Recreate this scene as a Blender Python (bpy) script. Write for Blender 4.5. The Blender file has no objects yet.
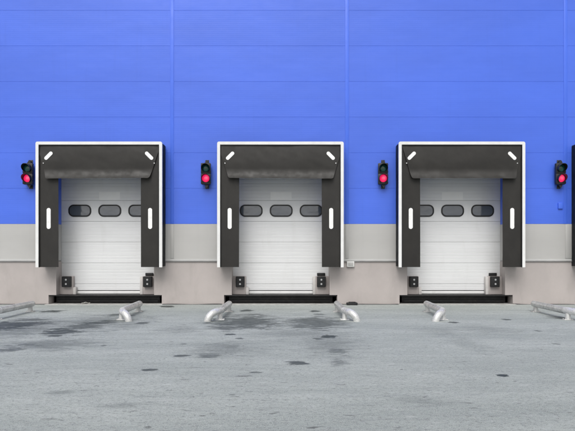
import bpy, bmesh, math, random
from mathutils import Vector, Matrix, noise
R = math.radians
random.seed(7)
scene = bpy.context.scene
COL = scene.collection

# ------------------------------------------------------------------ layout
# photograph pixels (575 x 431): principal point x 288, horizon y 248, focal length 600 px
PX0, PY0, FPX, EYE, DW = 288.0, 248.0, 600.0, 1.57, 16.67
SP = 4.88                       # spacing of the docks
DOCKS = [-0.204 - SP, -0.204, -0.204 + SP, -0.204 + 2 * SP]
OPEN = 1.36                     # half width of a door opening
PIT = 1.575                     # half width of a leveller pit
PITZ = 0.262
DOORY = 0.42
ZF, ZG = 1.205, 2.237           # foot of the cladding, joint grey / blue
ROW = 0.99
XL, XR = -17.0, 18.0
JOINTS = [-3.22 - 4.86, -3.22, 1.64, 7.71, 12.6]
WTOP = ZG + ROW * 8
ZOPEN = ZG + ROW * 2

def gpt(px, py):
    """pixel on the level ground -> world x, y"""
    d = FPX * EYE / (py - PY0)
    return (px - PX0) * d / FPX, d - DW

# ------------------------------------------------------------------ mesh helpers
class MB:
    def __init__(self):
        self.bm = bmesh.new()
        self.mi = 0
    def _take(self, b, mat=None):
        me = bpy.data.meshes.new('tmp')
        for f in b.faces:
            f.material_index = self.mi
        b.to_mesh(me); b.free()
        if mat is not None:
            me.transform(mat)
        self.bm.from_mesh(me)
        bpy.data.meshes.remove(me)
    def box(self, x0, x1, y0, y1, z0, z1, bev=0.0, seg=2, mat=None):
        b = bmesh.new()
        bmesh.ops.create_cube(b, size=1)
        for v in b.verts:
            v.co = Vector(((x0 + x1) / 2 + v.co.x * (x1 - x0), (y0 + y1) / 2 + v.co.y * (y1 - y0), (z0 + z1) / 2 + v.co.z * (z1 - z0)))
        if bev:
            bmesh.ops.bevel(b, geom=list(b.edges), offset=bev, segments=seg, affect='EDGES', profile=0.5)
        self._take(b, mat)
        return self
    def cyl(self, p, axis, r, h, r2=None, n=24, bev=0.0):
        b = bmesh.new()
        bmesh.ops.create_cone(b, cap_ends=True, segments=n, radius1=r, radius2=r if r2 is None else r2, depth=h)
        if bev:
            es = [e for e in b.edges if len(e.link_faces) == 2 and any(len(f.verts) > 4 for f in e.link_faces)]
            bmesh.ops.bevel(b, geom=es, offset=bev, segments=2, affect='EDGES', profile=0.5)
        q = Vector((0, 0, 1)).rotation_difference(Vector(axis).normalized())
        self._take(b, Matrix.Translation(p) @ q.to_matrix().to_4x4())
        return self
    def prism(self, pts, y0, y1, bev=0.0, seg=2):
        """outline in x, z pushed from y0 to y1"""
        b = bmesh.new()
        vs = [b.verts.new((x, y0, z)) for x, z in pts]
        f = b.faces.new(vs)
        r = bmesh.ops.extrude_face_region(b, geom=[f])
        bmesh.ops.translate(b, verts=[v for v in r['geom'] if isinstance(v, bmesh.types.BMVert)], vec=(0, y1 - y0, 0))
        bmesh.ops.recalc_face_normals(b, faces=list(b.faces))
        if bev:
            bmesh.ops.bevel(b, geom=list(b.edges), offset=bev, segments=seg, affect='EDGES', profile=0.5)
        self._take(b)
        return self
    def ring(self, outer, inner, y0, y1):
        """a frame between two outlines with the same number of points"""
        b = bmesh.new()
        n = len(outer)
        a = [[b.verts.new((x, y, z)) for x, z in pts] for pts in (outer, inner) for y in (y0, y1)]
        of, ob, inf, inb = a
        for i in range(n):
            j = (i + 1) % n
            b.faces.new((of[i], of[j], inf[j], inf[i]))
            b.faces.new((ob[i], inb[i], inb[j], ob[j]))
            b.faces.new((of[i], ob[i], ob[j], of[j]))
            b.faces.new((inf[i], inf[j], inb[j], inb[i]))
        bmesh.ops.recalc_face_normals(b, faces=list(b.faces))
        self._take(b)
        return self
    def tube(self, pts, radii, n=28, cap0='dome', cap1='flat'):
        b = bmesh.new()
        pts = [Vector(p) for p in pts]
        rings = []
        up = Vector((0, 0, 1))
        tan = [(pts[min(i + 1, len(pts) - 1)] - pts[max(i - 1, 0)]).normalized() for i in range(len(pts))]
        u = tan[0].cross(up)
        u = u.normalized() if u.length > 1e-4 else Vector((1, 0, 0))
        for p, t, r in zip(pts, tan, radii):
            u = (u - t * u.dot(t)).normalized()
            w = t.cross(u)
            rings.append([b.verts.new(p + (u * math.cos(a) + w * math.sin(a)) * r) for a in [2 * math.pi * k / n for k in range(n)]])
        for r0, r1 in zip(rings, rings[1:]):
            for k in range(n):
                b.faces.new((r0[k], r0[(k + 1) % n], r1[(k + 1) % n], r1[k]))
        b.faces.new(list(reversed(rings[0]))); b.faces.new(rings[-1])
        bmesh.ops.recalc_face_normals(b, faces=list(b.faces))
        self._take(b)
        return self
    def sheet(self, f, nu, nv, thick):
        """a cloth: f(u, v) gives the front face, thickness towards +y"""
        b = bmesh.new()
        fr = [[b.verts.new(f(i / nu, j / nv)) for j in range(nv + 1)] for i in range(nu + 1)]
        bk = [[b.verts.new(Vector(f(i / nu, j / nv)) + Vector((0, thick, 0))) for j in range(nv + 1)] for i in range(nu + 1)]
        for i in range(nu):
            for j in range(nv):
                b.faces.new((fr[i][j], fr[i + 1][j], fr[i + 1][j + 1], fr[i][j + 1]))
                b.faces.new((bk[i][j], bk[i][j + 1], bk[i + 1][j + 1], bk[i + 1][j]))
        for i in range(nu):
            for j in (0, nv):
                b.faces.new((fr[i][j], bk[i][j], bk[i + 1][j], fr[i + 1][j]))
        for j in range(nv):
            for i in (0, nu):
                b.faces.new((fr[i][j], fr[i][j + 1], bk[i][j + 1], bk[i][j]))
        bmesh.ops.recalc_face_normals(b, faces=list(b.faces))
        self._take(b)
        return self
    def build(self, name, mats, parent=None, smooth=40):
        me = bpy.data.meshes.new(name)
        self.bm.to_mesh(me); self.bm.free()
        for m in (mats if isinstance(mats, (list, tuple)) else [mats]):
            me.materials.append(m)
        if smooth:
            for p in me.polygons:
                p.use_smooth = True
            me.set_sharp_from_angle(angle=R(smooth))
        o = bpy.data.objects.new(name, me)
        COL.objects.link(o)
        if parent is not None:
            o.parent = parent
        return o

def tag(o, label=None, cat=None, group=None, kind=None):
    for k, v in (('label', label), ('category', cat), ('group', group), ('kind', kind)):
        if v:
            o[k] = v
    return o

def empty(name, loc, label, cat, group=None, rz=0.0):
    o = bpy.data.objects.new(name, None)
    o.location = loc
    o.rotation_euler.z = rz
    o.empty_display_size = 0.2
    COL.objects.link(o)
    return tag(o, label, cat, group)

def copy_thing(root, loc, label, rz=None):
    r = root.copy(); COL.objects.link(r); r.location = loc; r['label'] = label
    if rz is not None:
        r.rotation_euler.z = rz
    for ch in list(root.children):
        c = ch.copy(); COL.objects.link(c); c.parent = r
        for g in list(ch.children):
            d = g.copy(); COL.objects.link(d); d.parent = c
    return r

def rounded(cx, cz, w, h, r, n=8):
    pts = []
    for sx, sz, a0 in ((1, 1, 0), (-1, 1, 90), (-1, -1, 180), (1, -1, 270)):
        for k in range(n + 1):
            a = R(a0 + 90 * k / n)
            pts.append((cx + sx * (w / 2 - r) + r * math.cos(a), cz + sz * (h / 2 - r) + r * math.sin(a)))
    return pts

# ------------------------------------------------------------------ materials
class NT:
    def __init__(self, name):
        self.m = bpy.data.materials.new(name)
        self.m.use_nodes = True
        self.t = self.m.node_tree
        self.t.nodes.clear()
        self.out = self.n('ShaderNodeOutputMaterial')
        self.p = self.n('ShaderNodeBsdfPrincipled')
        self.link(self.p.outputs[0], self.out.inputs[0])
    def n(self, typ, **kw):
        nd = self.t.nodes.new(typ)
        for k, v in kw.items():
            setattr(nd, k, v)
        return nd
    def link(self, a, b):
        self.t.links.new(a, b)
    def math(self, op, a, b=None, c=None, clamp=False):
        nd = self.n('ShaderNodeMath', operation=op, use_clamp=clamp)
        for i, v in enumerate((a, b, c)):
            if v is None:
                continue
            if isinstance(v, (int, float)):
                nd.inputs[i].default_value = v
            else:
                self.link(v, nd.inputs[i])
        return nd.outputs[0]
    def mixc(self, fac, a, b, blend='MIX'):
        nd = self.n('ShaderNodeMix', data_type='RGBA', blend_type=blend)
        for sock, v in ((nd.inputs['Factor'], fac), (nd.inputs[6], a), (nd.inputs[7], b)):
            if isinstance(v, (int, float)):
                sock.default_value = v
            elif isinstance(v, tuple):
                sock.default_value = v if len(v) == 4 else v + (1,)
            else:
                self.link(v, sock)
        return nd.outputs[2]
    def noise(self, vec, scale, detail=4, rough=0.55, dist=0.0):
        nd = self.n('ShaderNodeTexNoise')
        nd.inputs['Scale'].default_value = scale
        nd.inputs['Detail'].default_value = detail
        nd.inputs['Roughness'].default_value = rough
        nd.inputs['Distortion'].default_value = dist
        self.link(vec, nd.inputs['Vector'])
        return nd.outputs[0]
    def remap(self, v, a, b, c=0.0, d=1.0):
        nd = self.n('ShaderNodeMapRange', interpolation_type='SMOOTHSTEP')
        self.link(v, nd.inputs[0])
        for i, x in enumerate((a, b, c, d)):
            nd.inputs[i + 1].default_value = x
        return nd.outputs[0]
    def scaled(self, vec, s):
        nd = self.n('ShaderNodeMapping')
        nd.inputs['Scale'].default_value = s
        self.link(vec, nd.inputs['Vector'])
        return nd.outputs[0]
    def world(self):
        return self.n('ShaderNodeNewGeometry').outputs['Position']
    def bump(self, h, strength, dist=0.01, prev=None):
        nd = self.n('ShaderNodeBump')
        nd.inputs['Strength'].default_value = strength
        nd.inputs['Distance'].default_value = dist
        self.link(h, nd.inputs['Height'])
        if prev is not None:
            self.link(prev, nd.inputs['Normal'])
        return nd.outputs[0]

def surface(name, col, rough=0.5, metal=0.0, var=0.12, vscale=1.5, vstretch=(1, 1, 1), fine=0.0, fscale=60.0,
            bump=0.0, bscale=90.0, bstretch=(1, 1, 1), rvar=0.1, ior=1.45, dark=None, dark_amt=0.0, dark_scale=2.0, dark_stretch=(1, 1, 0.25)):
    t = NT(name)
    w = t.world()
    a = t.noise(t.scaled(w, vstretch), vscale, 6, 0.6)
    c2 = tuple(c * (1 - var) for c in col)
    c1 = tuple(min(1, c * (1 + var * 0.6)) for c in col)
    c = t.mixc(t.remap(a, 0.3, 0.7), c2, c1)
    if fine:
        f = t.noise(w, fscale, 3, 0.7)
        c = t.mixc(t.remap(f, 0.35, 0.7, 0, fine), c, tuple(x * 0.6 for x in col))
    if dark is not None:
        d = t.noise(t.scaled(w, dark_stretch), dark_scale, 7, 0.65, 0.4)
        c = t.mixc(t.remap(d, 0.5, 0.75, 0, dark_amt), c, dark)
    t.link(c, t.p.inputs['Base Color'])
    t.p.inputs['Metallic'].default_value = metal
    t.p.inputs['IOR'].default_value = ior
    rr = t.noise(w, vscale * 3, 5, 0.6)
    t.link(t.remap(rr, 0.25, 0.75, max(0.02, rough - rvar), min(1, rough + rvar)), t.p.inputs['Roughness'])
    if bump:
        b = t.noise(t.scaled(w, bstretch), bscale, 4, 0.6)
        t.link(t.bump(b, bump), t.p.inputs['Normal'])
    return t.m

def cladding(name, col, var, pitch=0.055):
    """coated steel sandwich panel: fine horizontal profiling, faint rain streaks"""
    t = NT(name)
    w = t.world()
    a = t.noise(t.scaled(w, (0.35, 1, 1)), 0.9, 5, 0.55)
    s = t.noise(t.scaled(w, (9, 9, 0.35)), 1.0, 5, 0.65)
    c = t.mixc(t.remap(a, 0.3, 0.7), tuple(x * (1 - var) for x in col), tuple(min(1, x * (1 + var * 0.5)) for x in col))
    c = t.mixc(t.remap(s, 0.5, 0.8, 0, 0.13), c, tuple(x * 0.72 for x in col))
    sep = t.n('ShaderNodeSeparateXYZ'); t.link(w, sep.inputs[0])
    # each panel comes from its own batch of paint
    row = t.math('FLOOR', t.math('DIVIDE', t.math('SUBTRACT', sep.outputs[2], ZG), ROW))
    bay = None
    for j in JOINTS:
        gq = t.math('GREATER_THAN', sep.outputs[0], j)
        bay = gq if bay is None else t.math('ADD', bay, gq)
    cmb = t.n('ShaderNodeCombineXYZ'); t.link(row, cmb.inputs[0]); t.link(bay, cmb.inputs[1])
    wn = t.n('ShaderNodeTexWhiteNoise', noise_dimensions='2D'); t.link(cmb.outputs[0], wn.inputs['Vector'])
    c = t.mixc(t.math('MULTIPLY', wn.outputs['Value'], 0.10), c, tuple(x * 0.5 for x in col))
    t.link(c, t.p.inputs['Base Color'])
    ph = t.math('MULTIPLY', sep.outputs[2], 2 * math.pi / pitch)
    wave = t.remap(t.math('SINE', ph), 0.55, 0.98)
    n1 = t.bump(wave, 0.35, 0.0012)
    big = t.noise(t.scaled(w, (0.6, 1, 1.2)), 1.6, 2, 0.5)
    n2 = t.bump(big, 0.25, 0.03, n1)
    t.link(n2, t.p.inputs['Normal'])
    rr = t.noise(w, 3.0, 4, 0.6)
    t.link(t.remap(rr, 0.25, 0.75, 0.3, 0.48), t.p.inputs['Roughness'])
    return t.m

BLUE = (0.070, 0.166, 0.78)
M = {}
M['blue'] = cladding('blue coated steel', BLUE, 0.07)
M['grey'] = cladding('grey coated steel', (0.50, 0.493, 0.478), 0.06)
M['bluetrim'] = surface('blue trim steel', tuple(c * 1.02 for c in BLUE), 0.4, var=0.05)
M['greytrim'] = surface('grey trim steel', (0.47, 0.465, 0.45), 0.45, var=0.05)
M['flash'] = surface('dull zinc flashing', (0.34, 0.34, 0.335), 0.5, metal=0.2, var=0.15, vscale=3)
M['lip'] = surface('pale grey trim steel', (0.55, 0.55, 0.54), 0.45, var=0.05)
M['plinth'] = surface('mauve grey concrete', (0.468, 0.426, 0.409), 0.85, var=0.07, vscale=1.1, fine=0.12, fscale=70, bump=0.25, bscale=120,
                      dark=(0.30, 0.27, 0.255), dark_amt=0.28, dark_scale=1.8, dark_stretch=(1.6, 1, 0.45))
M['sill'] = surface('pale worn concrete', (0.50, 0.50, 0.48), 0.85, var=0.2, vscale=5, fine=0.3, fscale=60, bump=0.4, bscale=80,
                    dark=(0.16, 0.16, 0.155), dark_amt=0.6, dark_scale=4, dark_stretch=(0.5, 2, 1))
M['tar'] = surface('tar joint', (0.05, 0.05, 0.05), 0.8, var=0.3, vscale=8)
M['door'] = surface('white coated door panel', (0.74, 0.745, 0.75), 0.36, var=0.035, vscale=1.3, vstretch=(0.4, 1, 2.5), rvar=0.07, bump=0.06, bscale=5, bstretch=(0.3, 1, 2),
                    dark=(0.58, 0.575, 0.56), dark_amt=0.22, dark_scale=2.2, dark_stretch=(1.6, 1, 0.3))
M['seal'] = surface('grey rubber seal', (0.05, 0.05, 0.052), 0.7)
M['plate'] = surface('pale sticker', (0.84, 0.84, 0.83), 0.5, var=0.04)
M['gasket'] = surface('black window gasket', (0.012, 0.012, 0.013), 0.45)
M['pvc'] = surface('black coated fabric', (0.0195, 0.0178, 0.0155), 0.5, var=0.2, vscale=2.2, rvar=0.1, bump=0.12, bscale=240,
                   dark=(0.042, 0.039, 0.034), dark_amt=0.25, dark_scale=2.4, dark_stretch=(1, 1, 0.55))
M['pvcside'] = surface('dark slate fabric', (0.027, 0.030, 0.037), 0.5, var=0.15, vscale=2)
M['alu'] = surface('white coated aluminium', (0.80, 0.80, 0.79), 0.35, var=0.05, vscale=4, dark=(0.55, 0.54, 0.52), dark_amt=0.3, dark_scale=3)
M['mark'] = surface('white guide stripe', (0.90, 0.90, 0.88), 0.55, var=0.05, vscale=6, dark=(0.55, 0.54, 0.5), dark_amt=0.35, dark_scale=5, dark_stretch=(1, 1, 1))
M['rubber'] = surface('black rubber', (0.014, 0.014, 0.015), 0.6, var=0.3, vscale=9, bump=0.2, bscale=60)
M['steelblack'] = surface('black painted steel', (0.013, 0.013, 0.014), 0.5, var=0.35, vscale=5, fine=0.2, fscale=30,
                          dark=(0.05, 0.046, 0.042), dark_amt=0.6, dark_scale=6, dark_stretch=(1, 1, 1))
M['bolt'] = surface('zinc bolt', (0.6, 0.6, 0.6), 0.4, metal=0.7, var=0.1, vscale=20)
M['galv'] = surface('weathered galvanised pipe', (0.66, 0.655, 0.64), 0.36, metal=0.5, var=0.18, vscale=6, fine=0.2, fscale=28, rvar=0.12,
                    dark=(0.28, 0.275, 0.265), dark_amt=0.55, dark_scale=4, dark_stretch=(1, 1, 1))
M['pipelit'] = surface('worn galvanised pipe in lit tone', (0.80, 0.795, 0.78), 0.33, metal=0.4, var=0.14, vscale=7, fine=0.15, fscale=30, rvar=0.12, dark=(0.42, 0.41, 0.395), dark_amt=0.5, dark_scale=6, dark_stretch=(1, 1, 1))  # same galvanised pipe, paler: light on the near ends put into the colour
M['tlblack'] = surface('black plastic housing', (0.016, 0.017, 0.018), 0.42, var=0.3, vscale=9, bump=0.05, bscale=200)
M['tlbracket'] = surface('dark bracket steel', (0.04, 0.04, 0.042), 0.5, metal=0.3)
M['boxwhite'] = surface('white plastic box', (0.72, 0.72, 0.70), 0.5, var=0.08, vscale=12)
M['angle'] = surface('painted edge steel', (0.60, 0.575, 0.555), 0.5, var=0.1, vscale=6)
M['roof'] = surface('grey roof sheet', (0.3, 0.3, 0.3), 0.7)
M['paper'] = surface('white paper scrap', (0.75, 0.74, 0.7), 0.8, var=0.1, vscale=20)

def glass_pane():
    t = NT('tinted acrylic pane')
    t.p.inputs['Base Color'].default_value = (0.085, 0.10, 0.125, 1)
    t.p.inputs['Roughness'].default_value = 0.09
    t.p.inputs['IOR'].default_value = 2.0
    w = t.world()
    b = t.noise(t.scaled(w, (1, 1, 1)), 3.0, 2, 0.5)
    t.link(t.bump(b, 0.25, 0.02), t.p.inputs['Normal'])
    return t.m
M['pane'] = glass_pane()

def lens(name, col, emit, strength, ior=1.6):
    t = NT(name)
    tc = t.n('ShaderNodeTexCoord').outputs['Object']
    v = t.n('ShaderNodeTexVoronoi'); v.inputs['Scale'].default_value = 55
    t.link(tc, v.inputs['Vector'])
    t.link(t.bump(v.outputs['Distance'], 0.5, 0.004), t.p.inputs['Normal'])
    t.p.inputs['Base Color'].default_value = col + (1,)
    t.p.inputs['Roughness'].default_value = 0.12
    t.p.inputs['IOR'].default_value = ior
    if strength:
        vd = t.n('ShaderNodeVectorMath', operation='DISTANCE')      # hot centre where the lamp sits behind the lens
        t.link(tc, vd.inputs[0]); vd.inputs[1].default_value = (0.02, -0.235, 0.18)
        t.link(t.mixc(t.remap(vd.outputs['Value'], 0.015, 0.085, 0.0, 1.0), (1.0, 0.13, 0.28), emit), t.p.inputs['Emission Color'])
        t.p.inputs['Emission Strength'].default_value = strength
    return t.m
M['red'] = lens('lit red lens', (0.55, 0.01, 0.06), (0.95, 0.012, 0.12), 0.75)
M['green'] = lens('unlit green lens', (0.004, 0.07, 0.055), None, 0)

# ------------------------------------------------------------------ pavement
def pavement():
    t = NT('worn grey asphalt')
    w = t.world()
    sep = t.n('ShaderNodeSeparateXYZ'); t.link(w, sep.inputs[0])
    # jitter of the stain edges
    j1 = t.noise(t.scaled(w, (0.7, 1.5, 1)), 3.0, 6, 0.7, 0.5)
    j2 = t.noise(t.scaled(w, (1, 1, 1)), 9.0, 4, 0.7)
    jit = t.math('ADD', t.math('MULTIPLY', t.math('SUBTRACT', j1, 0.5), 3.0), t.math('MULTIPLY', t.math('SUBTRACT', j2, 0.5), 1.1))
    # px centre, width px, height px, strength, softness
    stains = [
        (95, 324, 120, 22, 0.30, 0.9), (20, 330, 90, 26, 0.30, 0.9), (50, 345, 110, 14, 0.28, 0.9), (250, 322, 90, 18, 0.25, 0.9), (330, 345, 70, 30, 0.22, 0.9), (225, 350, 90, 20, 0.22, 0.9), (300, 335, 120, 14, 0.18, 0.9), (180, 330, 60, 8, 0.22, 0.9), (490, 330, 70, 12, 0.15, 0.9),
        (244, 323, 80, 17, 0.5, 0.55), (226, 328, 44, 6, 0.48, 0.7), (315, 323.5, 68, 15, 0.47, 0.55), (300, 327, 26, 4, 0.45, 0.6),
        (247, 310.5, 14, 2.2, 0.6, 0.4), (254, 314.5, 22, 2.0, 0.45, 0.5), (315, 311.2, 13, 2, 0.6, 0.4), (319, 314.5, 16, 1.6, 0.4, 0.5),
        (329, 336.5, 18, 4, 0.6, 0.3), (318, 339, 14, 2, 0.5, 0.4), (336, 351, 26, 9, 0.38, 0.7), (339, 362, 22, 7, 0.33, 0.7),
        (297, 363.5, 23, 5, 0.5, 0.3), (210, 355.5, 32, 6, 0.42, 0.7), (232, 347, 24, 6, 0.32, 0.7), (230, 334.5, 12, 1.8, 0.6, 0.3), (239, 338.5, 12, 2, 0.45, 0.4),
        (118, 315, 30, 3, 0.5, 0.5), (100, 322.5, 40, 5, 0.55, 0.5), (84, 326, 44, 7, 0.5, 0.5), (64, 331.5, 50, 8, 0.55, 0.5), (54, 336, 16, 2.4, 0.5, 0.4),
        (30, 345, 44, 4.5, 0.42, 0.6), (14, 349.5, 34, 5, 0.45, 0.6), (10, 326, 70, 12, 0.6, 0.5), (30, 320, 42, 4, 0.45, 0.6), (52, 311.5, 26, 2.4, 0.55, 0.4),
        (182, 355.8, 17, 2.6, 0.5, 0.35), (150, 370, 15, 2.4, 0.5, 0.35), (104, 345.6, 7, 1.4, 0.4, 0.3), (256, 372.5, 14, 1.8, 0.5, 0.4), (184, 344, 9, 1.4, 0.35, 0.5),
        (454, 322.6, 13, 2, 0.55, 0.3), (506, 319.6, 11, 1.6, 0.55, 0.3), (504, 375.5, 15, 2.4, 0.65, 0.2), (167, 306.5, 17, 1.7, 1.0, 0.05),
        (143, 323, 14, 3.2, 0.5, 0.4), (440, 331, 60, 10, 0.16, 0.9), (470, 345, 40, 18, 0.14, 0.9), (560, 318, 30, 4, 0.4, 0.6), (538, 331, 8, 1.4, 0.4, 0.3), (556, 344, 9, 1.4, 0.35, 0.3),
        (420, 400, 60, 12, 0.16, 0.9), (120, 405, 50, 7, 0.2, 0.8), (232, 395, 9, 2, 0.3, 0.4), (60, 392, 30, 5, 0.2, 0.8),
    ]
    tot = None
    for px, py, wp, hp, st, soft in stains:
        x, y = gpt(px, py)
        y1 = gpt(px, py - hp / 2)[1]; y0 = gpt(px, py + hp / 2)[1]
        cy = (y0 + y1) / 2
        rx = wp / 2 * (y + DW) / FPX; ry = (y1 - y0) / 2
        dx = t.math('MULTIPLY', t.math('SUBTRACT', sep.outputs[0], x), 1 / rx)
        dy = t.math('MULTIPLY', t.math('SUBTRACT', sep.outputs[1], cy), 1 / ry)
        d2 = t.math('ADD', t.math('MULTIPLY', dx, dx), t.math('MULTIPLY', dy, dy))
        d = t.math('ADD', t.math('SQRT', d2), jit)
        s = t.remap(d, 1.0 + soft * 0.25, 1.0 - soft, 0.0, min(1.0, st * 1.6))
        tot = s if tot is None else t.math('MAXIMUM', tot, s)
    a = t.noise(t.scaled(w, (0.22, 1.0, 1)), 1.1, 7, 0.62, 0.3)         # long bands across the yard
    b = t.noise(t.scaled(w, (0.6, 1.6, 1)), 3.5, 7, 0.7)
    g = t.noise(t.scaled(w, (0.8, 1, 1)), 26, 6, 0.8)
    g2 = t.noise(w, 90, 3, 0.75)
    st = t.noise(t.scaled(w, (0.34, 1.0, 1)), 8.0, 6, 0.72, 0.3)
    c = t.mixc(t.remap(a, 0.32, 0.68), (0.32, 0.357, 0.342), (0.432, 0.468, 0.448))
    c = t.mixc(t.remap(b, 0.42, 0.72, 0, 0.36), c, (0.25, 0.275, 0.272))
    c = t.mixc(t.remap(st, 0.52, 0.70, 0, 0.6), c, (0.22, 0.24, 0.24))
    c = t.mixc(t.remap(st, 0.46, 0.28, 0, 0.45), c, (0.56, 0.585, 0.575))
    c = t.mixc(t.remap(g, 0.49, 0.62, 0, 0.72), c, (0.16, 0.17, 0.168))
    c = t.mixc(t.remap(g2, 0.50, 0.64, 0, 0.62), c, (0.68, 0.69, 0.68))
    scuff = t.noise(t.scaled(w, (0.35, 1.6, 1)), 6.0, 8, 0.72, 0.6)
    c = t.mixc(t.remap(scuff, 0.60, 0.74, 0, 0.5), c, (0.60, 0.615, 0.61))
    pit = t.noise(t.scaled(w, (0.5, 1.2, 1)), 9, 4, 0.65, 0.5)
    c = t.mixc(t.remap(pit, 0.63, 0.70, 0, 0.8), c, (0.10, 0.105, 0.105))
    mott = t.remap(t.noise(t.scaled(w, (0.5, 1.3, 1)), 7.0, 6, 0.7), 0.3, 0.62, 0.75, 1.15)
    c = t.mixc(t.math('MULTIPLY', tot, mott), c, (0.046, 0.058, 0.055))
    t.link(c, t.p.inputs['Base Color'])
    t.link(t.math('SUBTRACT', 0.88, t.math('MULTIPLY', tot, 0.25)), t.p.inputs['Roughness'])
    n1 = t.bump(g, 0.55, 0.012)
    n2 = t.bump(a, 0.5, 0.06, n1)
    t.link(n2, t.p.inputs['Normal'])
    return t.m

mb = MB()
b = bmesh.new()
bmesh.ops.create_grid(b, x_segments=2, y_segments=2, size=400)
mb._take(b)
tag(mb.build('pavement', pavement(), None, smooth=0), 'worn pale grey asphalt yard with dark oil stains', 'pavement', None, 'structure')

# ------------------------------------------------------------------ warehouse
wh = empty('warehouse', (0, 0, 0), 'long warehouse wall of blue over grey cladding on a mauve concrete base', 'warehouse')

def spans(half):
    """x ranges of the wall between the openings"""
    xs, out = XL, []
    for c in DOCKS:
        out.append((xs, c - half)); xs = c + half
    out.append((xs, XR))
    return out

def cut(ranges):
    out = []
    for a, b_ in ranges:
        cs = [a] + [j for j in JOINTS if a + 0.05 < j < b_ - 0.05] + [b_]
        out += list(zip(cs, cs[1:]))
    return out

WB = 0.40                       # rear of the wall's outer leaf
mb = MB()
for k in range(8):
    z0, z1 = ZG + k * ROW, ZG + (k + 1) * ROW
    for a, b_ in cut(spans(OPEN) if k < 2 else [(XL, XR)]):
        mb.box(a + 0.0015, b_ - 0.0015, 0, WB, z0 + 0.001, z1 - 0.001, bev=0.0026, seg=1)
mb.build('upper_cladding', M['blue'], wh, smooth=0)['label'] = 'bright blue horizontal cladding panels'
for sa, sb in spans(OPEN):
    mb = MB()
    for a, b_ in cut([(sa, sb)]):
        mb.box(a + 0.0005, b_ - 0.0005, 0.0, WB, ZF + 0.012, ZG - 0.001, bev=0.004, seg=1)
    mb.build('lower_cladding', M['grey'], wh, smooth=0)['label'] = 'pale grey cladding band'
for a, b_ in spans(OPEN):
    ext = PIT - OPEN
    pts = [(a + (ext if a != XL else 0), -0.3), (b_ - (ext if b_ != XR else 0), -0.3)]
    if b_ != XR: pts += [(b_ - ext, PITZ), (b_, PITZ)]
    pts += [(b_, ZF - 0.016), (a, ZF - 0.016)]
    if a != XL: pts += [(a, PITZ), (a + ext, PITZ)]
    MB().prism(pts, 0.012, WB + 0.02).build('plinth', M['plinth'], wh, smooth=0)['label'] = 'mauve grey concrete base of the wall'
    MB().box(a + 0.002, b_ - 0.002, -0.03, WB - 0.01, ZF - 0.012, ZF + 0.008, bev=0.002, seg=1).build('drip_flashing', M['flash'], wh, smooth=0)
    MB().box(a + 0.002, b_ - 0.002, -0.012, -0.002, ZF + 0.01, ZF + 0.06, bev=0.002, seg=1).build('base_trim', M['lip'], wh, smooth=0)
for j in JOINTS:
    MB().box(j - 0.05, j + 0.05, -0.010, -0.002, ZG + 0.003, WTOP, bev=0.003, seg=2).build('joint_cover', M['bluetrim'], wh)
    MB().box(j - (0.05 if j < 7 else 0.01), j + (0.05 if j < 7 else 0.17), -0.014, -0.002, ZF + 0.075, ZG - 0.003, bev=0.004, seg=2).build('joint_cover', M['greytrim'], wh)
# closed shell behind the wall
mb = MB()
mb.box(XL, XR, WB + 0.2, 30, WTOP + 0.003, WTOP + 0.15)
mb.box(XL, XR, -0.05, WB + 0.197, WTOP + 0.003, WTOP + 0.09)
mb.build('roof', M['roof'], wh, smooth=0)
mb = MB()
mb.box(XL, XL + 0.15, WB + 0.03, 30, -0.2, WTOP)
mb.box(XR - 0.15, XR, WB + 0.03, 30, -0.2, WTOP)
mb.box(XL + 0.153, XR - 0.153, 29.8, 30, -0.2, WTOP)
mb.build('rear_wall', M['grey'], wh, smooth=0)

# tar joint along the foot of the wall: an uneven thin bead
for a, b_ in spans(PIT):
    n = int((b_ - a) / 0.08)
    pts, rad = [], []
    for i in range(n + 1):
        x = a + (b_ - a) * i / n
        pts.append((x, -0.012 + 0.012 * noise.noise((x * 2, 3, 0)), 0.0))
        rad.append(max(0.004, 0.016 + 0.02 * noise.noise((x * 1.7, 9, 1))))
    MB().tube(pts, rad, n=8).build('tar_joint', M['tar'], wh)

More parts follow.
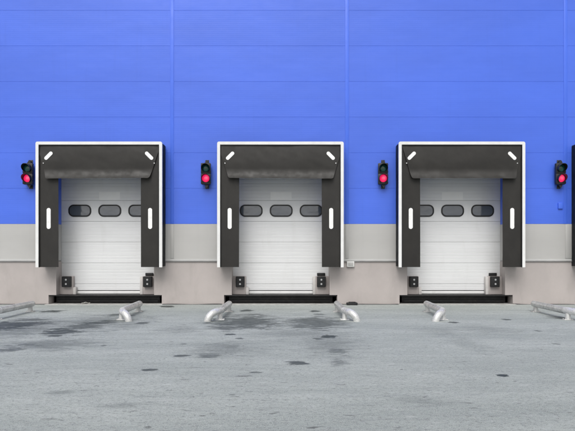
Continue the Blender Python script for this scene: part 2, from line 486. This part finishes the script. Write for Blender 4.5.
# ---- doors
DZ = [0.362, 0.547, 1.144, 1.74, 2.328, 2.925, 3.522, 4.12, 4.6]
def make_door(cx):
    mb = MB()
    hw = OPEN + 0.06
    ends = (cx - hw, cx + hw)
    for z0, z1 in zip(DZ, DZ[1:]):
        prof = []                                     # micro-ribbed front of one section: z, y
        zz = z0 + 0.002
        prof += [(zz, DOORY + 0.007), (zz + 0.006, DOORY)]
        k = 1
        while z0 + 0.0995 * k < z1 - 0.03:
            zc = z0 + 0.0995 * k
            if not (z0 > 2.3 and z1 < 2.95):          # the window section is smooth
                prof += [(zc - 0.007, DOORY), (zc, DOORY + 0.0035), (zc + 0.007, DOORY)]
            k += 1
        prof += [(z1 - 0.008, DOORY), (z1 - 0.002, DOORY + 0.007)]
        b = bmesh.new()
        rows = [[b.verts.new((x, y, z)) for x in ends] for z, y in prof]
        back = [[b.verts.new((x, DOORY + 0.05, z)) for x in ends] for z in (prof[0][0], prof[-1][0])]
        for r0, r1 in zip(rows, rows[1:]):
            b.faces.new((r0[0], r0[1], r1[1], r1[0]))
        b.faces.new((back[0][0], back[1][0], back[1][1], back[0][1]))
        b.faces.new((rows[0][0], back[0][0], back[0][1], rows[0][1]))
        b.faces.new((rows[-1][0], rows[-1][1], back[1][1], back[1][0]))
        for s in (0, 1):
            b.faces.new([r[s] for r in rows] + [back[1][s], back[0][s]])
        bmesh.ops.recalc_face_normals(b, faces=list(b.faces))
        mb._take(b)
    mb.box(cx - hw, cx + hw, DOORY + 0.052, DOORY + 0.08, DZ[0], DZ[-1])      # closes the joints from behind
    d = mb.build('sectional_door', M['door'], wh, smooth=20)
    MB().box(cx - hw, cx + hw, DOORY - 0.012, DOORY + 0.045, 0.268, 0.345, bev=0.006).build('bottom_rail', M['alu'], d)
    MB().box(cx - hw, cx + hw, DOORY + 0.0, DOORY + 0.04, 0.346, 0.3615).build('rail_seal', M['seal'], d)
    for k in (-1, 0, 1):
        x, z = cx + k * 0.853 + 0.01, 2.632
        MB().ring(rounded(x, z, 0.65, 0.345, 0.15), rounded(x, z, 0.575, 0.272, 0.115), DOORY - 0.018, DOORY - 0.001).build('window_frame', M['gasket'], d)
        MB().prism(rounded(x, z, 0.585, 0.282, 0.12), DOORY - 0.006, DOORY - 0.0015).build('window_pane', M['pane'], d)
    MB().box(cx + 0.005 - 0.3, cx + 0.005 + 0.3, DOORY - 0.003, DOORY - 0.0005, 2.94, 3.165).build('sticker', M['plate'], d)
    mb = MB()
    mb.box(cx + 1.03, cx + 1.26, DOORY - 0.05, DOORY - 0.02, 0.775, 0.862, bev=0.014, seg=3)
    mb.box(cx + 1.07, cx + 1.10, DOORY - 0.021, DOORY + 0.0, 0.79, 0.85)
    mb.box(cx + 1.19, cx + 1.22, DOORY - 0.021, DOORY + 0.0, 0.79, 0.85)
    mb.build('handle', M['gasket'], d)
    # low concrete nibs at the foot of the opening with steel edge angles
    for s in (-1, 1):
        xa, xb = sorted((cx + s * 0.985, cx + s * (OPEN + 0.05)))
        MB().box(xa, xb, 0.27, DOORY - 0.02, PITZ, 0.77, bev=0.008).build('door_nib', M['plinth'], wh)
        xa, xb = sorted((cx + s * 0.905, cx + s * 0.983))
        MB().box(xa, xb, 0.262, DOORY - 0.02, PITZ, 0.76 if s > 0 else 0.46, bev=0.004).build('edge_angle', M['angle'], wh)
    # pit of the leveller: floor strip
    MB().box(cx - PIT - 0.04, cx + PIT + 0.04, -0.17, 0.009, -0.1, 0.016, bev=0.004).build('door_sill', M['sill'], wh)
    MB().box(cx - PIT + 0.003, cx + PIT - 0.003, 0.012, 0.7, -0.1, 0.012).build('pit_floor', M['sill'], wh)
for c in DOCKS:
    make_door(c)

# ------------------------------------------------------------------ dock shelters
SW, SH, SZ, SD = 1.70, 3.38, 1.051, 0.55
def make_shelter(cx, seed, label):
    t = empty('dock_shelter', (cx, 0, SZ), label, 'dock shelter', 'dock shelters along the warehouse wall')
    rnd = random.Random(seed)
    ox = seed * 7.3
    # white front frame with rounded upper corners
    def arch(w, top, r):
        pts = [(-w, 0)]
        for k in range(7):
            a = R(180 - 15 * k); pts.append((-w + r + r * math.cos(a), top - r + r * math.sin(a)))
        for k in range(7):
            a = R(90 - 15 * k); pts.append((w - r + r * math.cos(a), top - r + r * math.sin(a)))
        return pts + [(w, 0)]
    o, i = arch(SW, SH, 0.05), arch(SW - 0.078, SH - 0.078, 0.004)
    mb = MB()
    mb.prism(o + list(reversed(i)), -SD, -SD + 0.06)
    mb.build('front_frame', M['alu'], t)
    # inner dark rebate of the frame
    o2, i2 = arch(SW - 0.079, SH - 0.079, 0.004), arch(SW - 0.10, SH - 0.10, 0.004)
    MB().prism(o2 + list(reversed(i2)), -SD + 0.004, -SD + 0.05).build('frame_seal', M['gasket'], t)
    for s in (-1, 1):
        xa, xb = sorted((s * (SW - 0.012), s * (SW - 0.04)))
        def side(u, v, s=s):
            y = -SD + 0.061 + u * (SD - 0.064); z = 0.02 + v * (SH - 0.06)
            return (s * (SW - 0.02) + 0.006 * noise.noise((ox + s, y * 3, z * 1.3)), y, z)
        b = MB()
        bb = bmesh.new()
        n1, n2 = 8, 30
        g = [[bb.verts.new(side(a / n1, c / n2)) for c in range(n2 + 1)] for a in range(n1 + 1)]
        for a in range(n1):
            for c in range(n2):
                bb.faces.new((g[a][c], g[a + 1][c], g[a + 1][c + 1], g[a][c + 1]))
        ext = bmesh.ops.solidify(bb, geom=list(bb.faces), thickness=0.012)
        bmesh.ops.recalc_face_normals(bb, faces=list(bb.faces))
        b._take(bb)
        b.build('side_panel', M['pvcside'], t)
    MB().box(-SW + 0.03, SW - 0.03, -SD + 0.061, -0.003, SH - 0.04, SH - 0.015, bev=0.004).build('top_panel', M['pvcside'], t)
    # side curtains
    lean = [rnd.uniform(-0.012, 0.012), rnd.uniform(-0.012, 0.012)]
    for q, s in enumerate((-1, 1)):
        x0, x1 = SW - 0.098, 1.112
        def f(u, v, s=s, q=q):
            x = x0 + (x1 - x0) * u
            z = 0.004 + v * (SH - 0.11)
            y = -SD + 0.045 + 0.022 * u + 0.006 * noise.noise((ox + s * x * 2.2, z * 0.8, 2.0)) + 0.012 * u * noise.noise((ox, z * 0.7, s * 5))
            return (s * (x + lean[q] * (1 - v) * u * 0.6), y, z)
        c = MB().sheet(f, 12, 60, 0.006).build('side_curtain', M['pvc'], t)
        xm = 1.368
        yy = min(f((xm + d - x0) / (x1 - x0), (zz - 0.004) / (SH - 0.11))[1] for d in (-0.05, 0, 0.05) for zz in (1.05, 1.2, 1.35, 1.5, 1.6))
        MB().prism(rounded(s * xm, 1.315, 0.108, 0.565, 0.053, 8), yy - 0.0045, yy + 0.004).build('guide_stripe', M['mark'], c)
    # head curtain, lower edge flaring out, lower corners cut back
    ZT, ZB = SH - 0.095, 2.385
    sk = [(0.0, 0.02, 0.06, 0.0)[seed - 1], (0.05, 0.0, -0.02, 0.0)[seed - 1]]
    zk = [(3.05, 3.02, 3.24, 3.1)[seed - 1], (3.1, 2.98, 3.0, 3.1)[seed - 1]]
    sag = rnd.uniform(-0.012, 0.012)
    def yh(x, z):
        k = max(0.0, (2.66 - z) / (2.66 - ZB))
        return -SD + 0.028 - 0.105 * k * k - 0.018 * math.sin(math.pi * (ZT - z) / (ZT - ZB)) \
            + 0.014 * noise.noise((ox + x * 1.1, z * 1.6, 7.0)) + 0.009 * noise.noise((ox + x * 4 + z * 3, z * 5, 1.0)) * (0.3 + k)
    def fh(u, v):
        z = ZB + (ZT - ZB) * v
        e = [1.595, 1.595]
        for q in (0, 1):
            if z < zk[q]:
                e[q] = 1.595 - (0.185 + sk[q]) * (zk[q] - z) / (zk[q] - ZB)
            if z < ZB + 0.035:
                dz = ZB + 0.035 - z
                e[q] -= 0.035 - math.sqrt(max(0, 0.035 ** 2 - dz * dz))
        x = -e[0] + (e[0] + e[1]) * u
        return (x, yh(x, z), z + (0.012 * noise.noise((ox + x * 1.2, 4, 4)) + sag * x / 1.4) * (1 - v))
    hc = MB().sheet(fh, 80, 48, 0.006).build('head_curtain', M['pvc'], t)
    for s in (-1, 1):
        x, z = s * 1.352, 3.0
        mb = MB()
        mb.prism(rounded(0, 0, 0.095, 0.275, 0.046, 8), -0.006, 0.004)
        st = mb.build('guide_stripe', M['mark'], hc)
        y = min(yh(x + dx, z + dz) for dx in (-0.08, 0, 0.08) for dz in (-0.08, 0, 0.08))
        st.location = (x, y - 0.001, z); st.rotation_euler = (0, R(45) * -s, 0)
        st.rotation_euler.y = R(45) * (1 if s < 0 else -1)
        x, z = s * 1.49, 2.80
        MB().cyl((x, yh(x, z) - 0.004, z), (0, 1, 0), 0.016, 0.014, n=12).build('rivet', M['bolt'], hc)
    return t
SL = ['black dock shelter in a white frame, leftmost of all, with its right flank showing',
      'middle black dock shelter in a white frame, seen straight on, between two traffic lights',
      'black dock shelter right of the middle one, white framed, its left flank showing',
      'dark flank of a dock shelter beyond the rightmost traffic light']
for n_, (c, l) in enumerate(zip(DOCKS, SL)):
    make_shelter(c, n_ + 1, l)

# ------------------------------------------------------------------ traffic lights
def make_light(loc, label):
    t = empty('traffic_light', loc, label, 'traffic light', 'traffic lights on the blue wall')
    H = 0.59
    mb = MB()
    mb.box(-0.128, 0.128, -0.19, -0.07, 0, H, bev=0.022, seg=3)
    mb.box(-0.134, 0.134, -0.202, -0.186, 0.008, 0.288, bev=0.007)
    mb.box(-0.134, 0.134, -0.202, -0.186, 0.302, H - 0.008, bev=0.007)
    for z in (0.05, 0.245, 0.345, 0.54):
        mb.box(0.124, 0.142, -0.19, -0.165, z - 0.015, z + 0.015, bev=0.003)
    mb.build('housing', M['tlblack'], t)
    for z, nm, lm in ((0.165, 'red_lens', 'lit red lens'), (0.445, 'green_lens', 'unlit green lens')):
        # domed lens
        b = bmesh.new()
        bmesh.ops.create_uvsphere(b, u_segments=32, v_segments=16, radius=0.103)
        bmesh.ops.delete(b, geom=[v for v in b.verts if v.co.z < 0.0], context='VERTS')
        for v in b.verts:
            v.co = Vector((v.co.x, -v.co.z * 0.32, v.co.y))
        bmesh.ops.recalc_face_normals(b, faces=list(b.faces))
        mb = MB(); mb._take(b, Matrix.Translation((0, -0.2025, z)))
        o = mb.build(nm, M['red'] if nm == 'red_lens' else M['green'], t); o['label'] = lm
        # visor: hood cut away below
        b = bmesh.new()
        rings = []
        N = 40
        for r in (0.118, 0.112):
            for e in (0, 1):
                row = []
                for k in range(N + 1):
                    a = R(-62 + 304 * k / N)
                    hgt = 0.5 + 0.5 * math.sin(a)
                    dep = 0.205 * (0.10 + 0.90 * hgt ** 0.8)
                    yy = -0.2 - (dep if e else 0)
                    row.append(b.verts.new((r * math.cos(a), yy, z + r * math.sin(a) - (0.012 * hgt if e else 0))))
                rings.append(row)
        a0, a1, b0, b1 = rings
        for k in range(N):
            b.faces.new((a0[k], a0[k + 1], a1[k + 1], a1[k]))
            b.faces.new((b0[k], b1[k], b1[k + 1], b0[k + 1]))
            b.faces.new((a1[k], a1[k + 1], b1[k + 1], b1[k]))
        for k in (0, N):
            b.faces.new((a0[k], a1[k], b1[k], b0[k]))
        bmesh.ops.recalc_face_normals(b, faces=list(b.faces))
        mb = MB(); mb._take(b); mb.build('visor', M['tlblack'], t)
    for s, z0 in ((1, H), (-1, 0.0)):
        mb = MB()
        pts = [(-0.045, z0 - s * 0.004), (0.07, z0 - s * 0.004), (0.055, z0 + s * 0.05), (0.03, z0 + s * 0.085), (0.012, z0 + s * 0.085), (-0.01, z0 + s * 0.045)]
        if s < 0: pts.reverse()
        mb.prism(pts, -0.14, -0.12)
        mb.box(0.004, 0.036, -0.119, -0.012, z0 + s * 0.055 - 0.012, z0 + s * 0.055 + 0.012, bev=0.003)
        mb.box(-0.03, 0.07, -0.0115, -0.0005, z0 + s * 0.055 - 0.05, z0 + s * 0.055 + 0.05, bev=0.003)
        mb.build('bracket', M['tlbracket'], t)
    return t
TL = ['red-lit traffic light on the blue wall left of the leftmost dock shelter',
      'red-lit traffic light on the blue wall between the left and middle dock shelters',
      'red-lit traffic light on the blue wall between the middle and right dock shelters',
      'red-lit traffic light on the blue wall above the small blue box']
tl0 = make_light((DOCKS[0] - 2.07, 0, 3.318), TL[0])
for c, l, rz in zip(DOCKS[1:], TL[1:], (0.03, -0.02, 0.0)):
    copy_thing(tl0, (c - 2.07 + 0.01, 0, 3.318), l, rz)

# ------------------------------------------------------------------ bumpers
def make_bumper(loc, label):
    t = empty('dock_bumper', loc, label, 'bumper', 'rubber bumpers at the feet of the doors')
    MB().box(-0.122, 0.122, -0.125, 0.0, 0, 0.296, bev=0.016, seg=3).build('block', M['rubber'], t)
    for z in (0.085, 0.205):
        mb = MB()
        mb.cyl((0, -0.127, z), (0, 1, 0), 0.026, 0.008, n=20)
        mb.cyl((0, -0.136, z), (0, 1, 0), 0.015, 0.016, n=6)
        mb.build('bolt', M['bolt'], t)
    return t
BL = [('black rubber bumper at the left foot of the left door', 'black rubber bumper under the handle of the left door'),
      ('black rubber bumper at the left foot of the middle door', 'black rubber bumper under the handle of the middle door'),
      ('black rubber bumper at the left foot of the right door', 'black rubber bumper under the handle of the right door')]
b0 = None
for c, ls in zip(DOCKS[:3], BL):
    for s, l in zip((-1, 1), ls):
        loc = (c + s * 1.14, 0.269, 0.474)
        if b0 is None:
            b0 = make_bumper(loc, l)
        else:
            copy_thing(b0, loc, l)

# ------------------------------------------------------------------ dock levellers
def make_leveller(cx, label):
    t = empty('dock_leveller', (cx, 0.4, 0.012), label, 'dock leveller', 'dock levellers in the pits under the doors')
    w = PIT - 0.012
    MB().box(-w, w, -0.37, 0.24, 0.215, 0.2485, bev=0.004).build('platform', M['steelblack'], t)
    MB().box(-w + 0.1, w - 0.1, -0.12, -0.09, 0.02, 0.213, bev=0.004).build('front_plate', M['steelblack'], t)
    MB().box(-w + 0.14, w - 0.14, -0.155, -0.123, 0.03, 0.09, bev=0.01).build('lower_lip', M['steelblack'], t)
    return t
LL = ['black dock leveller below the left door, a white scrap lying before it',
      'black dock leveller below the middle door, between two pipe guides curving apart',
      'black dock leveller below the right door']
lv0 = make_leveller(DOCKS[0], LL[0])
for c, l in zip(DOCKS[1:], LL[1:]):
    copy_thing(lv0, (c, 0.4, 0.012), l)

# ------------------------------------------------------------------ wheel guides
def guide_path(s):
    pts = []
    for k in range(16):
        y = 0.10 - 1.55 * k / 15
        pts.append(Vector((s * 0.03 * k / 15, y, 0.19)))
    p0, p1, p2, p3 = pts[-1], Vector((s * 0.05, -1.86, 0.205)), Vector((s * 0.25, -1.92, 0.20)), Vector((s * 0.27, -1.90, -0.02))
    for k in range(1, 25):
        u = k / 24
        pts.append(p0 * (1 - u) ** 3 + p1 * 3 * u * (1 - u) ** 2 + p2 * 3 * u * u * (1 - u) + p3 * u ** 3)
    return pts
def make_guide(s, loc, label):
    t = empty('wheel_guide', loc, label, 'wheel guide', 'pipe wheel guides on the pavement')
    r = 0.075
    pts = guide_path(s)
    a, b_ = pts[:17], pts[16:]
    cap = [pts[0] + Vector((0, 0.05, 0)), pts[0] + Vector((0, 0.042, 0)), pts[0] + Vector((0, 0.025, 0))]
    MB().tube(cap + a, [r * 0.55, r * 0.8, r * 0.96] + [r] * len(a)).build('pipe', M['galv'], t)
    MB().tube(b_, [r * 1.005] * len(b_)).build('elbow', M['pipelit'], t)
    mb = MB()
    y = -1.40; p = s * 0.028
    mb.tube([(p - 0, y - 0.035, 0.19), (p, y - 0.036, 0.1899)], [0.08, 0.08]) if False else None
    for py in (0.0, -1.62):
        x = s * (0.0 if py == 0 else 0.035)
        m2 = MB()
        m2.cyl((x, py, 0.075), (0, 0, 1), 0.062, 0.14, r2=0.05, n=20)
        m2.box(x - 0.1, x + 0.1, py - 0.075, py + 0.075, 0.0, 0.012, bev=0.003)
        for bx in (-0.078, 0.078):
            for by in (-0.052, 0.052):
                m2.cyl((x + bx, py + by, 0.018), (0, 0, 1), 0.012, 0.014, n=6)
        m2.build('foot', M['galv'] if py == 0 else M['pipelit'], t)
    mb.bm.free()
    return t
GL = [('silver pipe wheel guide cut off by the left border', 'silver pipe wheel guide in front of the left door, its brightly lit elbow turned down'),
      ('silver pipe wheel guide curving left, at the left end of the middle leveller', 'silver pipe wheel guide curving right, beside the black block at the wall'),
      ('silver pipe wheel guide curving left in front of the right door', 'long silver pipe wheel guide running off the right border')]
g_l = g_r = None
GX, GY = 1.33, -1.93
for c, (a, b_) in zip(DOCKS[:3], GL):
    for s, l in ((-1, a), (1, b_)):
        loc = (c + 0.08 + s * GX, GY, 0)
        first = g_l if s < 0 else g_r
        if first is None:
            o = make_guide(s, loc, l)
            if s < 0: g_l = o
            else: g_r = o
        else:
            copy_thing(first, loc, l)

# ------------------------------------------------------------------ small things on and by the wall
t = empty('junction_box', (1.735, 0, 1.045), 'small white box on the grey base below the panel joint, right of the middle shelter', 'junction box')
MB().box(-0.105, 0.105, -0.06, 0.011, 0, 0.155, bev=0.012, seg=3).build('casing', M['boxwhite'], t)
MB().box(-0.07, 0.07, -0.066, -0.061, 0.03, 0.125, bev=0.002).build('cover', M['greytrim'], t)
t = MB().box(-0.065, 0.065, -0.045, -0.001, 0, 0.17, bev=0.012, seg=3).build('wall_box', M['bluetrim'])
t.location = (7.56, 0, 2.655); tag(t, 'small blue box on the blue wall under the rightmost traffic light', 'wall box')
mb = MB()
mb.box(-0.15, 0.15, -0.10, 0.04, 0.0, 0.07, bev=0.018, seg=3)
mb.box(-0.09, 0.10, -0.08, 0.02, 0.068, 0.088, bev=0.008, seg=2)
o = mb.build('rubber_block', M['rubber'])
o.location = (1.76, -0.13, 0); tag(o, 'low black rubber block on the ground at the wall, right of the middle door', 'rubber block')
rs = random.Random(4)
b = bmesh.new()
g = [[b.verts.new((-0.12 + 0.03 * i, -0.05 + 0.025 * j + 0.008 * rs.random(), 0.004 + 0.03 * rs.random() + (0.02 if 2 < i < 6 else 0))) for j in range(5)] for i in range(9)]
for i in range(8):
    for j in range(4):
        b.faces.new((g[i][j], g[i + 1][j], g[i + 1][j + 1], g[i][j + 1]))
bmesh.ops.solidify(b, geom=list(b.faces), thickness=0.003)
mb = MB(); mb._take(b)
o = mb.build('paper_scrap', M['paper'])
o.location = (-5.64, 0.06, 0.013); tag(o, 'crumpled white scrap lying in the pit below the left door', 'litter')

# ------------------------------------------------------------------ light, sky, camera
SUN_EL, SUN_AZ = R(48), R(190)          # azimuth clockwise from +y: from behind the camera, a little left
w = bpy.data.worlds.new('World'); scene.world = w
w.use_nodes = True
nt = w.node_tree; nt.nodes.clear()
out = nt.nodes.new('ShaderNodeOutputWorld'); bg = nt.nodes.new('ShaderNodeBackground')
sky = nt.nodes.new('ShaderNodeTexSky'); sky.sky_type = 'NISHITA'
sky.sun_disc = False; sky.sun_elevation = SUN_EL; sky.sun_rotation = SUN_AZ
sky.air_density = 1.0; sky.dust_density = 4.0; sky.ozone_density = 1.0
hsv = nt.nodes.new('ShaderNodeHueSaturation'); hsv.inputs['Saturation'].default_value = 0.14
nt.links.new(sky.outputs[0], hsv.inputs['Color']); nt.links.new(hsv.outputs[0], bg.inputs[0])
bg.inputs[1].default_value = 0.12
nt.links.new(bg.outputs[0], out.inputs[0])
sun = bpy.data.lights.new('sun', 'SUN'); sun.energy = 1.3; sun.angle = R(38); sun.color = (1.0, 0.97, 0.93)
so = bpy.data.objects.new('sun', sun); COL.objects.link(so)
sd = Vector((math.sin(SUN_AZ) * math.cos(SUN_EL), math.cos(SUN_AZ) * math.cos(SUN_EL), math.sin(SUN_EL)))
so.rotation_euler = sd.to_track_quat('Z', 'Y').to_euler()
so.location = sd * 40

cam = bpy.data.cameras.new('camera'); co = bpy.data.objects.new('camera', cam); COL.objects.link(co)
co.location = (0, -DW, EYE); co.rotation_euler = (R(90), 0, 0)
cam.sensor_width = 36; cam.sensor_fit = 'HORIZONTAL'; cam.lens = 36 * FPX / 575
cam.shift_x = -(PX0 - 287.5) / 575
cam.shift_y = (PY0 - 215.5) / 575
cam.clip_end = 1000
scene.camera = co
scene.view_settings.view_transform = 'Standard'
scene.view_settings.look = 'None'
scene.view_settings.gamma = 1
scene.view_settings.exposure = 0.1
scene.view_settings.use_curve_mapping = False
scene.cycles.max_bounces = 8
